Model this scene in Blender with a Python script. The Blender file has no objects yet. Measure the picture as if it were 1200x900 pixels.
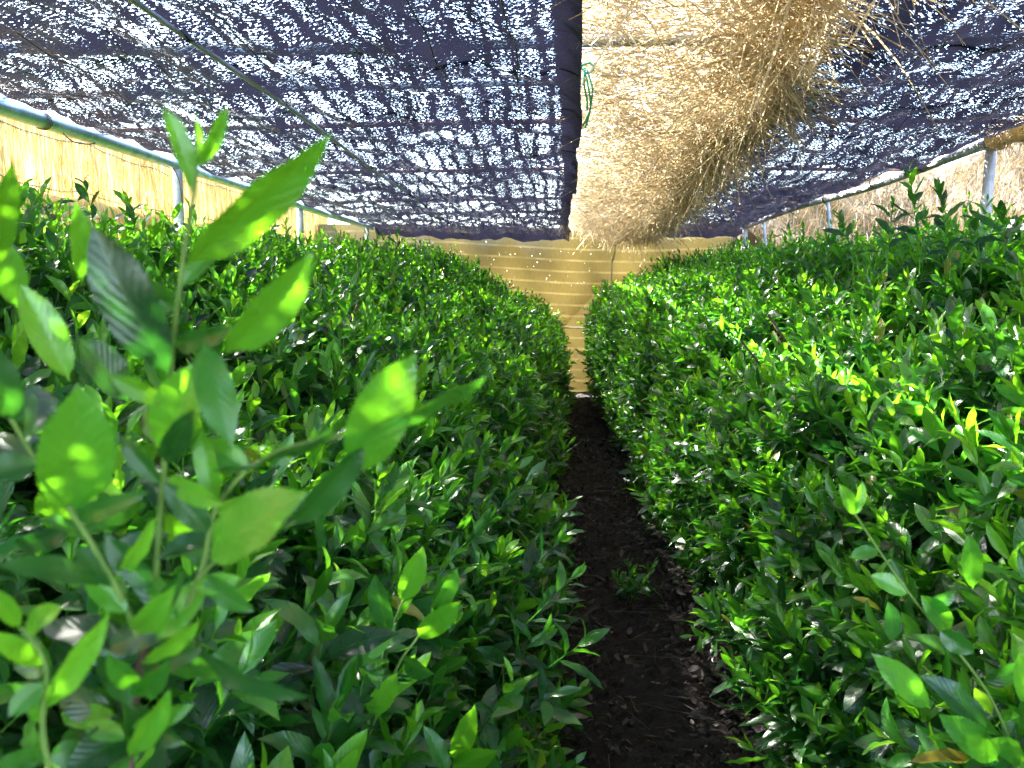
import bpy, math, random
import numpy as np
from mathutils import Vector, Matrix

random.seed(11)
rng = np.random.default_rng(11)
R = math.radians
scene = bpy.context.scene
COL = scene.collection

# ------------------------------------------------------------------ helpers
def tag(o, label=None, cat=None, group=None, kind=None):
    if label: o['label'] = label
    if cat: o['category'] = cat
    if group: o['group'] = group
    if kind: o['kind'] = kind
    return o

def empty(name, loc):
    o = bpy.data.objects.new(name, None)
    o.empty_display_size = 0.1
    COL.objects.link(o)
    o.location = loc
    return o

def unit(a):
    return a / np.maximum(np.linalg.norm(a, axis=-1, keepdims=True), 1e-9)

class MB:
    """collects quads; builds ONE mesh object"""
    def __init__(self):
        self.v, self.f, self.t, self.u, self.n = [], [], [], [], 0
    def add(self, V, F, T=None, U=None):
        V = np.asarray(V, float).reshape(-1, 3)
        k = len(V)
        self.v.append(V); self.f.append(np.asarray(F, int).reshape(-1, 4) + self.n)
        if T is None: T = np.zeros((k, 2))
        T = np.asarray(T, float)
        if T.ndim == 1: T = np.stack([T, np.full(k, .5)], 1)
        self.t.append(T)
        self.u.append(np.zeros((k, 2)) if U is None else np.asarray(U, float))
        self.n += k
    def build(self, name, mat, parent=None, loc=(0, 0, 0), smooth=True):
        V = np.concatenate(self.v); F = np.concatenate(self.f)
        T = np.concatenate(self.t); U = np.concatenate(self.u)
        off = np.array(parent.location if parent is not None else loc, float)
        V = V - off
        me = bpy.data.meshes.new(name)
        nq = len(F)
        me.vertices.add(len(V)); me.vertices.foreach_set('co', V.astype(np.float32).ravel())
        me.loops.add(nq * 4); me.loops.foreach_set('vertex_index', F.astype(np.int32).ravel())
        me.polygons.add(nq)
        me.polygons.foreach_set('loop_start', np.arange(0, nq * 4, 4, dtype=np.int32))
        me.polygons.foreach_set('loop_total', np.full(nq, 4, np.int32))
        me.polygons.foreach_set('use_smooth', np.full(nq, smooth))
        me.update(calc_edges=True)
        a = me.attributes.new('tint', 'FLOAT', 'POINT')
        a.data.foreach_set('value', T[:, 0].astype(np.float32))
        a = me.attributes.new('rnd', 'FLOAT', 'POINT')
        a.data.foreach_set('value', T[:, 1].astype(np.float32))
        uv = me.uv_layers.new(name='UVMap')
        uv.data.foreach_set('uv', U[F.ravel()].astype(np.float32).ravel())
        me.materials.append(mat)
        o = bpy.data.objects.new(name, me)
        COL.objects.link(o)
        if parent is not None: o.parent = parent
        else: o.location = loc
        return o

def grid_faces(nx, ny):
    i, j = np.meshgrid(np.arange(nx - 1), np.arange(ny - 1))
    a = (j * nx + i).ravel()
    return np.stack([a, a + 1, a + nx + 1, a + nx], 1)

def tube(mb, pts, rad, sides=8, tint=.5, cap=True, T=None):
    """tube along a path, rad a number or one per point"""
    P = np.asarray(pts, float); n = len(P)
    rad = np.broadcast_to(np.asarray(rad, float), (n,))
    d = unit(np.gradient(P, axis=0))
    ref = np.array([0, 0, 1.]) if abs(d[0][2]) < .9 else np.array([1., 0, 0])
    V = []
    u = unit(np.cross(d[0], ref))
    for k in range(n):
        u = unit(u - d[k] * np.dot(u, d[k])); w = np.cross(d[k], u)
        a = np.linspace(0, 2 * np.pi, sides, endpoint=False)
        V.append(P[k] + rad[k] * (np.cos(a)[:, None] * u + np.sin(a)[:, None] * w))
    V = np.concatenate(V)
    F = []
    for k in range(n - 1):
        for s in range(sides):
            s2 = (s + 1) % sides
            F.append((k * sides + s, k * sides + s2, (k + 1) * sides + s2, (k + 1) * sides + s))
    if cap and sides % 2 == 0:
        for b in (0, (n - 1) * sides):
            for s in range(0, sides // 2 - 1):
                q = (b + s, b + s + 1, b + sides - 2 - s, b + sides - 1 - s)
                F.append(q if b else q[::-1])
    U = np.stack([np.tile(np.linspace(0, 1, sides), n), np.repeat(np.linspace(0, 1, n), sides)], 1)
    mb.add(V, F, np.full(len(V), tint), U)

def smooth_path(pts, k=6):
    P = np.asarray(pts, float); n = len(P)
    if n < 3:
        return np.array([P[0] + (P[-1] - P[0]) * t for t in np.linspace(0, 1, k + 1)])
    out = []
    for i in range(n - 1):
        p0 = P[max(i - 1, 0)]; p1 = P[i]; p2 = P[i + 1]; p3 = P[min(i + 2, n - 1)]
        for t in np.linspace(0, 1, k, endpoint=False):
            out.append(.5 * ((2 * p1) + (p2 - p0) * t + (2 * p0 - 5 * p1 + 4 * p2 - p3) * t * t + (3 * p1 - p0 - 3 * p2 + p3) * t ** 3))
    out.append(P[-1])
    return np.array(out)

_ph = np.random.default_rng(5).uniform(0, 6.28, (24,))
def lump(a, b, s=1.0, o=0):
    """smooth pseudo noise in -1..1 of two coordinates"""
    a = np.asarray(a, float) * s; b = np.asarray(b, float) * s; p = np.roll(_ph, o)
    return (np.sin(a * 2.1 + b * .7 + p[0]) + np.sin(a * -1.3 + b * 2.6 + p[1]) + .7 * np.sin(a * 4.3 + b * 1.9 + p[2])
            + .7 * np.sin(a * 1.1 - b * 4.7 + p[3]) + .5 * np.sin(a * 7.9 - b * 3.1 + p[4]) + .5 * np.sin(a * 3.3 + b * 8.7 + p[5])) / 3.2

# ------------------------------------------------------------------ camera
CAM = Vector((0, 0, 1.25)); FPX = 1100.0
PITCH = math.atan(110 / FPX); YAW = math.atan(60 / (FPX * math.cos(PITCH)))
cam_d = bpy.data.cameras.new('camera'); cam = bpy.data.objects.new('camera', cam_d); COL.objects.link(cam)
cam.location = CAM
cam.rotation_euler = (R(90) - PITCH, 0, YAW)
cam_d.sensor_width = 36; cam_d.lens = FPX / 1200 * 36
cam_d.clip_start = .02; cam_d.clip_end = 2000
cam_d.dof.use_dof = True; cam_d.dof.focus_distance = 3.0; cam_d.dof.aperture_fstop = 10.0
scene.camera = cam
MR = cam.rotation_euler.to_matrix()
def at(x, y, Y):
    """world point at distance Y ahead (along +Y) seen at x, y of the 1200x900 photograph"""
    d = MR @ Vector((x - 600, 450 - y, -FPX))
    return np.array(CAM + d * (Y / d.y))

# ------------------------------------------------------------------ materials
def mat_new(name):
    m = bpy.data.materials.new(name); m.use_nodes = True
    nt = m.node_tree; nt.nodes.clear()
    return m, nt, nt.nodes, nt.links
def N(nt, t, **kw):
    n = nt.nodes.new(t)
    for k, v in kw.items():
        if k in n.inputs: n.inputs[k].default_value = v
        else: setattr(n, k, v)
    return n
def ramp(nt, fac, stops):
    r = nt.nodes.new('ShaderNodeValToRGB')
    e = r.color_ramp.elements
    while len(e) < len(stops): e.new(.5)
    for el, (p, c) in zip(e, stops):
        el.position = p; el.color = (c[0], c[1], c[2], 1) if not np.isscalar(c) else (c, c, c, 1)
    nt.links.new(fac, r.inputs[0])
    return r.outputs[0]
def math_(nt, op, a, b=None, c=None):
    n = nt.nodes.new('ShaderNodeMath'); n.operation = op
    for i, v in enumerate((a, b, c)):
        if v is None: continue
        if isinstance(v, (int, float)): n.inputs[i].default_value = v
        else: nt.links.new(v, n.inputs[i])
    return n.outputs[0]
def mixc(nt, fac, a, b, mode='MIX'):
    n = nt.nodes.new('ShaderNodeMix'); n.data_type = 'RGBA'; n.blend_type = mode
    for s, v in ((n.inputs[0], fac), (n.inputs[6], a), (n.inputs[7], b)):
        if isinstance(v, (int, float)): s.default_value = v
        elif isinstance(v, tuple): s.default_value = (*v, 1)
        else: nt.links.new(v, s)
    return n.outputs[2]
def attr(nt, name):
    n = nt.nodes.new('ShaderNodeAttribute'); n.attribute_name = name
    return n.outputs['Fac']
def objco(nt, scale=(1, 1, 1)):
    tc = nt.nodes.new('ShaderNodeTexCoord'); mp = nt.nodes.new('ShaderNodeMapping')
    mp.inputs['Scale'].default_value = scale
    nt.links.new(tc.outputs['Object'], mp.inputs[0])
    return mp.outputs[0]
def noise(nt, vec, scale, detail=2, rough=.5):
    n = N(nt, 'ShaderNodeTexNoise', Scale=scale, Detail=detail, Roughness=rough)
    nt.links.new(vec, n.inputs['Vector'])
    return n.outputs['Fac']
def out(nt, sh):
    o = nt.nodes.new('ShaderNodeOutputMaterial'); nt.links.new(sh, o.inputs[0])
def mixs(nt, fac, a, b):
    n = nt.nodes.new('ShaderNodeMixShader')
    if isinstance(fac, (int, float)): n.inputs[0].default_value = fac
    else: nt.links.new(fac, n.inputs[0])
    nt.links.new(a, n.inputs[1]); nt.links.new(b, n.inputs[2])
    return n.outputs[0]

def leaf_mat(name='tea_leaf', veins=1.0):
    m, nt, nd, lk = mat_new(name)
    t = attr(nt, 'tint'); r = attr(nt, 'rnd')
    base = ramp(nt, t, [(0, (.010, .055, .020)), (.35, (.036, .175, .024)), (.7, (.066, .28, .018)), (1, (.14, .40, .03))])  # oldest stop darkened beyond leaf age to deepen the hedge shadows
    tr = ramp(nt, t, [(0, (.022, .15, .014)), (.4, (.14, .52, .014)), (.75, (.25, .68, .014)), (1, (.36, .78, .025))])
    hv = N(nt, 'ShaderNodeHueSaturation')
    lk.new(math_(nt, 'MULTIPLY_ADD', r, 1.0, .5), hv.inputs['Value'])
    lk.new(math_(nt, 'MULTIPLY_ADD', r, -.035, .5175), hv.inputs['Hue'])
    lk.new(base, hv.inputs['Color'])
    # veins: midrib and side veins from the leaf's own UV
    tc = N(nt, 'ShaderNodeTexCoord'); sp = N(nt, 'ShaderNodeSeparateXYZ'); lk.new(tc.outputs['UV'], sp.inputs[0])
    ax = math_(nt, 'ABSOLUTE', math_(nt, 'SUBTRACT', sp.outputs[0], .5))
    ph = math_(nt, 'ADD', math_(nt, 'ADD', math_(nt, 'MULTIPLY', sp.outputs[1], 58.0), math_(nt, 'MULTIPLY', ax, -38.0)), math_(nt, 'MULTIPLY', noise(nt, objco(nt), 70, 3), 7.0))
    sv = math_(nt, 'SINE', ph)
    rib = math_(nt, 'SMOOTH_MIN', math_(nt, 'MULTIPLY', ax, 18.0), 1.0, .4)
    vein = math_(nt, 'MULTIPLY', math_(nt, 'POWER', math_(nt, 'MULTIPLY_ADD', sv, .5, .5), 2.0), rib)
    bp = N(nt, 'ShaderNodeBump', Strength=.26 * veins, Distance=.0010)
    nz = noise(nt, objco(nt), 90, 2)
    lk.new(math_(nt, 'ADD', vein, math_(nt, 'MULTIPLY', nz, .8)), bp.inputs['Height'])
    ribm = math_(nt, 'SUBTRACT', 1.0, math_(nt, 'MINIMUM', math_(nt, 'MULTIPLY', ax, 40.0), 1.0))
    mott = noise(nt, objco(nt), 60, 3)
    col = mixc(nt, math_(nt, 'MULTIPLY', ribm, .5 * veins), hv.outputs[0], (.13, .27, .05))
    col = mixc(nt, .3, col, mixc(nt, mott, (.3, .4, .25), (1.6, 1.5, 1.3)), 'MULTIPLY')
    old = math_(nt, 'GREATER_THAN', r, .988)
    col = mixc(nt, math_(nt, 'MULTIPLY', old, .75), col, (.34, .26, .03))
    spot = math_(nt, 'MULTIPLY', math_(nt, 'GREATER_THAN', noise(nt, objco(nt), 140, 2), .72), math_(nt, 'GREATER_THAN', r, .6))
    col = mixc(nt, math_(nt, 'MULTIPLY', spot, .7), col, (.10, .06, .02))
    p = N(nt, 'ShaderNodeBsdfPrincipled', Roughness=.34)
    p.inputs['Specular IOR Level'].default_value = .95
    lk.new(math_(nt, 'MULTIPLY_ADD', mott, .32, .15), p.inputs['Roughness'])
    lk.new(col, p.inputs['Base Color']); lk.new(bp.outputs[0], p.inputs['Normal'])
    tl = N(nt, 'ShaderNodeBsdfTranslucent')
    tcx = mixc(nt, math_(nt, 'MULTIPLY', math_(nt, 'SUBTRACT', 1.0, vein), .06 * veins), tr, (.02, .1, .0))
    lk.new(tcx, tl.inputs['Color'])
    out(nt, mixs(nt, .45, p.outputs[0], tl.outputs[0]))
    return m

def bark_mat(name, a, b, sc=30):
    m, nt, nd, lk = mat_new(name)
    nz = noise(nt, objco(nt, (1, 1, .4)), sc, 4, .6)
    p = N(nt, 'ShaderNodeBsdfPrincipled', Roughness=.8)
    lk.new(ramp(nt, nz, [(.3, a), (.7, b)]), p.inputs['Base Color'])
    bp = N(nt, 'ShaderNodeBump', Strength=.6, Distance=.004); lk.new(nz, bp.inputs['Height']); lk.new(bp.outputs[0], p.inputs['Normal'])
    out(nt, p.outputs[0])
    return m

def straw_mat(name, a, b, trans=.35, tcol=(.75, .5, .16)):
    m, nt, nd, lk = mat_new(name)
    t = attr(nt, 'tint')
    c = ramp(nt, t, [(0, a), (1, b)])
    p = N(nt, 'ShaderNodeBsdfPrincipled', Roughness=.5); lk.new(c, p.inputs['Base Color'])
    tl = N(nt, 'ShaderNodeBsdfTranslucent'); tl.inputs['Color'].default_value = (*tcol, 1)
    out(nt, mixs(nt, trans, p.outputs[0], tl.outputs[0]))
    return m

def sheet_straw_mat(name, sc, a, b, trans, tcol, hole):
    """straw mat backing: streaked straw, a few see-through gaps"""
    m, nt, nd, lk = mat_new(name)
    v = objco(nt, sc)
    s1 = noise(nt, v, 1, 3, .65)
    big = noise(nt, objco(nt), 3, 3)
    c = ramp(nt, s1, [(.3, a), (.7, b)])
    c = mixc(nt, .5, c, mixc(nt, big, (.5, .45, .4), (1.3, 1.25, 1.2)), 'MULTIPLY')
    p = N(nt, 'ShaderNodeBsdfPrincipled', Roughness=.6); lk.new(c, p.inputs['Base Color'])
    bp = N(nt, 'ShaderNodeBump', Strength=.8, Distance=.01); lk.new(s1, bp.inputs['Height']); lk.new(bp.outputs[0], p.inputs['Normal'])
    tl = N(nt, 'ShaderNodeBsdfTranslucent')
    lk.new(mixc(nt, s1, (tcol[0] * .5, tcol[1] * .42, tcol[2] * .3), tcol), tl.inputs['Color'])
    sh = mixs(nt, trans, p.outputs[0], tl.outputs[0])
    tp = N(nt, 'ShaderNodeBsdfTransparent')
    s2 = noise(nt, v, 1.7, 2, .6)
    gap = math_(nt, 'GREATER_THAN', math_(nt, 'MULTIPLY_ADD', big, .25, s2), 1 - hole)
    out(nt, mixs(nt, gap, sh, tp.outputs[0]))
    return m

def net_mat():
    """black raschel shade net: crosswise slits between knitted lengthwise threads"""
    m, nt, nd, lk = mat_new('black_shade_net')
    tc = N(nt, 'ShaderNodeTexCoord'); sp = N(nt, 'ShaderNodeSeparateXYZ'); lk.new(tc.outputs['UV'], sp.inputs[0])
    X, Y = sp.outputs[0], sp.outputs[1]
    co = N(nt, 'ShaderNodeCombineXYZ')
    wob = noise(nt, tc.outputs['UV'], 2.2, 3)
    # knitted lengthwise threads every 9 cm; the tape between them sags in little arcs
    kx = math_(nt, 'ADD', math_(nt, 'MULTIPLY', X, 2 * math.pi / .09), math_(nt, 'MULTIPLY', wob, 9.0))
    wl = math_(nt, 'SINE', kx)
    lk.new(math_(nt, 'MULTIPLY', X, 50.0), co.inputs[0])
    yy = math_(nt, 'ADD', math_(nt, 'MULTIPLY', Y, 104.0), math_(nt, 'MULTIPLY', wob, 7.0))
    lk.new(math_(nt, 'ADD', yy, math_(nt, 'MULTIPLY', wl, .35)), co.inputs[1])
    n1 = noise(nt, co.outputs[0], 1.2, 5, .66)
    co2 = N(nt, 'ShaderNodeCombineXYZ')
    lk.new(math_(nt, 'MULTIPLY', X, 84.0), co2.inputs[0]); lk.new(math_(nt, 'MULTIPLY', Y, 60.0), co2.inputs[1])
    n2 = noise(nt, co2.outputs[0], 1.4, 3, .7)
    big = noise(nt, tc.outputs['UV'], 2.6, 3)
    s = math_(nt, 'ADD', math_(nt, 'MULTIPLY', n1, .62), math_(nt, 'MULTIPLY', n2, .38))
    s = math_(nt, 'ADD', s, math_(nt, 'MULTIPLY', math_(nt, 'SUBTRACT', big, .5), .20))
    thr = math_(nt, 'ADD', math_(nt, 'MULTIPLY', attr(nt, 'tint'), .32), .566)
    thr = math_(nt, 'ADD', thr, math_(nt, 'MULTIPLY', math_(nt, 'POWER', math_(nt, 'MULTIPLY_ADD', wl, .5, .5), 6.0), .07))
    op = math_(nt, 'GREATER_THAN', s, thr)
    p = N(nt, 'ShaderNodeBsdfPrincipled', Roughness=.5)
    p.inputs['Specular IOR Level'].default_value = .25
    lk.new(mixc(nt, n2, (.0013, .0012, .0026), (.006, .0045, .010)), p.inputs['Base Color'])
    bp = N(nt, 'ShaderNodeBump', Strength=1.0, Distance=.02); lk.new(n1, bp.inputs['Height']); lk.new(bp.outputs[0], p.inputs['Normal'])
    tl = N(nt, 'ShaderNodeBsdfTranslucent'); tl.inputs['Color'].default_value = (.008, .008, .016, 1)
    tp = N(nt, 'ShaderNodeBsdfTransparent')
    out(nt, mixs(nt, op, mixs(nt, .25, p.outputs[0], tl.outputs[0]), tp.outputs[0]))
    return m

def gold_net_mat():
    m, nt, nd, lk = mat_new('golden_mesh')
    tc = N(nt, 'ShaderNodeTexCoord'); sp = N(nt, 'ShaderNodeSeparateXYZ'); lk.new(tc.outputs['UV'], sp.inputs[0])
    X, Z = sp.outputs[0], sp.outputs[1]
    wob = noise(nt, tc.outputs['UV'], 1.3, 2)
    ph = math_(nt, 'ADD', math_(nt, 'MULTIPLY', Z, 2 * math.pi / .135), math_(nt, 'MULTIPLY', wob, 1.2))
    ln = math_(nt, 'GREATER_THAN', math_(nt, 'SINE', ph), .84)
    co = N(nt, 'ShaderNodeCombineXYZ')
    lk.new(math_(nt, 'MULTIPLY', X, 60.0), co.inputs[0]); lk.new(math_(nt, 'MULTIPLY', Z, 14.0), co.inputs[1])
    st = noise(nt, co.outputs[0], 1.0, 3, .7)
    c = ramp(nt, st, [(.3, (.10, .077, .028)), (.7, (.21, .168, .066))])
    weave = math_(nt, 'MULTIPLY', math_(nt, 'SINE', math_(nt, 'MULTIPLY', X, 2 * math.pi / .03)), math_(nt, 'SINE', math_(nt, 'MULTIPLY', Z, 2 * math.pi / .034)))
    c = mixc(nt, math_(nt, 'MULTIPLY_ADD', weave, .35, .35), c, (.08, .058, .02))
    ln = math_(nt, 'MULTIPLY', ln, math_(nt, 'MULTIPLY_ADD', noise(nt, tc.outputs['UV'], 5, 3), 1.6, -.3))
    c = mixc(nt, math_(nt, 'MULTIPLY', ln, .3), c, (.60, .52, .30))
    p = N(nt, 'ShaderNodeBsdfPrincipled', Roughness=.6); lk.new(c, p.inputs['Base Color'])
    tl = N(nt, 'ShaderNodeBsdfTranslucent')
    lk.new(mixc(nt, math_(nt, 'MULTIPLY', ln, .55), mixc(nt, noise(nt, tc.outputs['UV'], 2.0, 3), (.034, .024, .006), (.100, .073, .021)), (.18, .138, .05)), tl.inputs['Color'])
    tp = N(nt, 'ShaderNodeBsdfTransparent')
    hole = math_(nt, 'GREATER_THAN', st, .70)
    out(nt, mixs(nt, hole, mixs(nt, .45, p.outputs[0], tl.outputs[0]), tp.outputs[0]))
    return m

def metal_mat(name, a, b, rough=.4, metal=.5, sc=14):
    m, nt, nd, lk = mat_new(name)
    nz = noise(nt, objco(nt), sc, 4, .65)
    p = N(nt, 'ShaderNodeBsdfPrincipled', Roughness=rough, Metallic=metal)
    lk.new(ramp(nt, nz, [(.35, a), (.65, b)]), p.inputs['Base Color'])
    out(nt, p.outputs[0])
    return m

def plain_mat(name, c, rough=.6):
    m, nt, nd, lk = mat_new(name)
    nz = noise(nt, objco(nt), 60, 3)
    p = N(nt, 'ShaderNodeBsdfPrincipled', Roughness=rough)
    lk.new(mixc(nt, nz, tuple(x * .6 for x in c), tuple(min(1, x * 1.4) for x in c)), p.inputs['Base Color'])
    out(nt, p.outputs[0])
    return m

def soil_mat():
    m, nt, nd, lk = mat_new('dark_soil')
    v = objco(nt)
    a = noise(nt, v, 14, 8, .7); b = noise(nt, v, 90, 4, .7); c_ = noise(nt, v, 1.2, 3)
    c = ramp(nt, b, [(.25, (.004, .003, .002)), (.5, (.010, .006, .004)), (.78, (.028, .018, .011))])
    c = mixc(nt, .6, c, mixc(nt, c_, (.5, .5, .5), (1.5, 1.4, 1.3)), 'MULTIPLY')
    p = N(nt, 'ShaderNodeBsdfPrincipled', Roughness=.9); lk.new(c, p.inputs['Base Color'])
    bp = N(nt, 'ShaderNodeBump', Strength=1, Distance=.03)
    lk.new(math_(nt, 'ADD', a, math_(nt, 'MULTIPLY', b, .5)), bp.inputs['Height']); lk.new(bp.outputs[0], p.inputs['Normal'])
    out(nt, p.outputs[0])
    return m

M_LEAF = leaf_mat()
M_STEM = bark_mat('green_stem', (.07, .15, .02), (.16, .26, .05), 40)
M_WOOD = bark_mat('tea_wood', (.05, .03, .018), (.13, .085, .055), 50)
M_STRAW = straw_mat('rice_straw', (.09, .056, .025), (.66, .55, .36), .5, (.58, .46, .26))
M_STRAWB = sheet_straw_mat('straw_mat_over_path', (14, 46, 14), (.08, .05, .022), (.30, .22, .12), .35, (.32, .23, .11), .33)
M_STRAWY = straw_mat('yellow_straw', (.40, .27, .07), (.75, .58, .24), .42, (.48, .36, .125))
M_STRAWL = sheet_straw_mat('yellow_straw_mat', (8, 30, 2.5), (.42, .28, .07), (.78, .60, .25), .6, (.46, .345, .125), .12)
M_STRAWR = sheet_straw_mat('shade_brown_straw_mat', (20, 20, 14), (.04, .025, .010), (.13, .09, .04), .4, (.125, .084, .034), .12)  # brown straw darkened further, shade of an unbuilt net bay put into the colour
M_STRAWK = straw_mat('shade_dulled_straw', (.04, .025, .011), (.19, .138, .068), .4, (.19, .135, .065))  # loose straws of the right screen, same painted-in shade
M_NET = net_mat()
M_GOLD = gold_net_mat()
M_PIPE = metal_mat('painted_pipe', (.24, .31, .34), (.46, .53, .55), .35, .2)
M_PIPEW = metal_mat('weathered_wrapped_pipe', (.32, .31, .30), (.72, .70, .66), .7, .0, 26)
M_RUST = metal_mat('rusty_pipe', (.10, .035, .02), (.24, .10, .055), .7, .0)
M_POST = metal_mat('pale_post', (.42, .42, .46), (.72, .72, .76), .5, .1)
M_CORD = plain_mat('grey_cord', (.14, .14, .17))
M_TAPE = plain_mat('pale_grey_tape', (.55, .55, .62))
M_GREEN = plain_mat('green_twine', (.02, .30, .16))
M_WIRE = plain_mat('rusty_wire', (.12, .07, .05))
M_BAMBOO = bark_mat('bamboo', (.42, .24, .07), (.62, .42, .16), 20)
M_SOIL = soil_mat()
m_dead, nt, nd, lk = mat_new('dead_leaf')
p_ = N(nt, 'ShaderNodeBsdfPrincipled', Roughness=.6)
lk.new(ramp(nt, attr(nt, 'tint'), [(0, (.008, .005, .003)), (.45, (.02, .012, .008)), (.75, (.05, .034, .022)), (.85, (.11, .08, .06)), (1, (.02, .05, .015))]), p_.inputs['Base Color'])
out(nt, p_.outputs[0])

# ------------------------------------------------------------------ leaves
def leaf_template(nx, ny, teeth=False):
    tt = np.linspace(0, 1, ny)
    prof = np.interp(tt, [0, .06, .15, .3, .45, .58, .72, .85, .94, 1], [.05, .09, .52, .84, .98, 1, .84, .52, .22, .02])
    if teeth:
        prof = np.interp(tt, [0, .05, .10, .2, .34, .48, .62, .76, .88, .96, 1], [.05, .08, .34, .70, .93, 1, .98, .82, .48, .16, .02])
        prof = prof * (1 + .045 * (np.arange(ny) % 3 - 1) * (tt > .12))
    xs = np.linspace(-1, 1, nx)
    V = np.array([[x * prof[j] * .5, t, 0] for j, t in enumerate(tt) for x in xs])
    U = np.array([[.5 + x * .5 * prof[j], t] for j, t in enumerate(tt) for x in xs])
    E = np.array([abs(x) for t in tt for x in xs])          # 0 midrib .. 1 edge
    return V, grid_faces(nx, ny), U, E
T_XHI = leaf_template(9, 61, True); T_HI = leaf_template(5, 9); T_MID = leaf_template(3, 6); T_LOW = leaf_template(3, 5)

def add_leaves(mb, T, pos, d, n, L, wr, curl, fold, tint, wave=.02):
    V, F, U, E = T
    k = len(pos)
    if k == 0: return
    y = unit(d); z = unit(n - y * np.sum(n * y, 1, keepdims=True)); x = np.cross(y, z)
    t = V[None, :, 1]; c = np.where(np.abs(curl) < 1e-3, 1e-3, curl)[:, None]
    yy = np.sin(c * t) / c; zz = -(1 - np.cos(c * t)) / c
    xx = V[None, :, 0] * wr[:, None]
    ph = rng.uniform(0, 6.28, (k, 1))
    zz = zz + np.abs(V[None, :, 0]) * wr[:, None] * fold[:, None] + wave * E[None] ** 2 * np.sin(t * 17 + ph + np.sign(V[None, :, 0]) * 1.3)
    P = pos[:, None] + L[:, None, None] * (xx[..., None] * x[:, None] + yy[..., None] * y[:, None] + zz[..., None] * z[:, None])
    nv = len(V)
    FF = (F[None] + (np.arange(k) * nv)[:, None, None]).reshape(-1, 4)
    TT = np.stack([np.repeat(tint, nv), np.repeat(rng.uniform(0, 1, k), nv)], 1)
    mb.add(P.reshape(-1, 3), FF, TT, np.tile(U, (k, 1)))

def add_stalks(mb, A, B, r, tint):
    """three-sided straight stalks from A to B"""
    k = len(A)
    if k == 0: return
    d = unit(B - A); ref = np.where(np.abs(d[:, 2:3]) < .9, np.array([[0, 0, 1.]]), np.array([[1., 0, 0]]))
    u = unit(np.cross(d, ref)); w = np.cross(d, u)
    V = []
    for P, s in ((A, 1.0), (B, .6)):
        for a in (0, 2.094, 4.189):
            V.append(P + s * r[:, None] * (math.cos(a) * u + math.sin(a) * w))
    V = np.stack(V, 1)
    F = np.array([[0, 1, 4, 3], [1, 2, 5, 4], [2, 0, 3, 5]])
    FF = (F[None] + (np.arange(k) * 6)[:, None, None]).reshape(-1, 4)
    TT = np.stack([np.repeat(tint, 6), np.full(k * 6, .5)], 1)
    mb.add(V.reshape(-1, 3), FF, TT, np.full((k * 6, 2), .5))

def add_shoots(mb, T, pos, ax, SL, leafL, m, young=1.0):
    """upright tea shoots: a stalk with m leaves in a spiral, small pale ones at the tip"""
    k = len(pos)
    if k == 0: return
    ax = unit(ax); ref = np.where(np.abs(ax[:, 2:3]) < .9, np.array([[0, 0, 1.]]), np.array([[1., 0, 0]]))
    u = unit(np.cross(ax, ref)); w = np.cross(ax, u)
    add_stalks(mb, pos, pos + ax * SL[:, None], np.full(k, .0018), np.full(k, .62))
    ph0 = rng.uniform(0, 6.28, k)
    ytint = rng.beta(1.5, 1.9, k) * young
    for j in range(m):
        s = j / (m - 1)                                     # 0 lowest .. 1 tip
        phi = ph0 + j * 2.4 + rng.normal(0, .3, k)
        th = np.radians(np.interp(s, [0, .5, .85, 1], [66, 46, 25, 10]) + rng.normal(0, 11, k))
        rad = np.cos(phi)[:, None] * u + np.sin(phi)[:, None] * w
        d = ax * np.cos(th)[:, None] + rad * np.sin(th)[:, None]
        n = ax * np.sin(th)[:, None] - rad * np.cos(th)[:, None]
        n = n + rng.normal(0, .25, (k, 3))
        b = pos + ax * (SL * (.12 + .88 * s))[:, None]
        L = leafL * np.interp(s, [0, .4, .75, 1], [1.0, 1.05, .85, .5]) * rng.uniform(.72, 1.22, k)
        tint = np.clip(np.interp(s, [0, .4, .75, 1], [.08, .25, .62, .95]) * (.35 + 1.0 * ytint) + rng.normal(0, .09, k), 0, 1)
        add_leaves(mb, T, b, d, n, L, rng.uniform(.27, .37, k), rng.normal(.5, .5, k), rng.uniform(.1, .55, k), tint)

# ------------------------------------------------------------------ tea hedges
def prof_sample(P, s):
    P = np.asarray(P, float)
    l = np.r_[0, np.cumsum(np.linalg.norm(np.diff(P, axis=0), axis=1))]; l = l / l[-1]
    return np.stack([np.interp(s, l, P[:, 0]), np.interp(s, l, P[:, 1])], -1)

LEFT_NEAR = [(-.02, .05), (-.14, .35), (-.30, .68), (-.52, .96), (-.92, 1.20), (-1.45, 1.35), (-1.95, 1.38), (-2.35, 1.30), (-2.5, 1.0), (-2.5, .25)]
LEFT_FAR = [(-.03, .05), (-.02, .4), (-.05, .78), (-.27, 1.02), (-.65, 1.25), (-1.08, 1.47), (-1.6, 1.58), (-2.1, 1.55), (-2.45, 1.35), (-2.5, .25)]
RIGHT_NEAR = [(.57, .05), (.59, .3), (.65, .6), (.82, .88), (1.05, 1.14), (1.38, 1.33), (1.8, 1.42), (2.15, 1.37), (2.4, 1.1), (2.45, .25)]
RIGHT_FAR = [(.41, .05), (.34, .4), (.30, .8), (.34, 1.1), (.52, 1.28), (.82, 1.38), (1.4, 1.49), (1.95, 1.54), (2.35, 1.35), (2.45, .25)]

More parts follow.
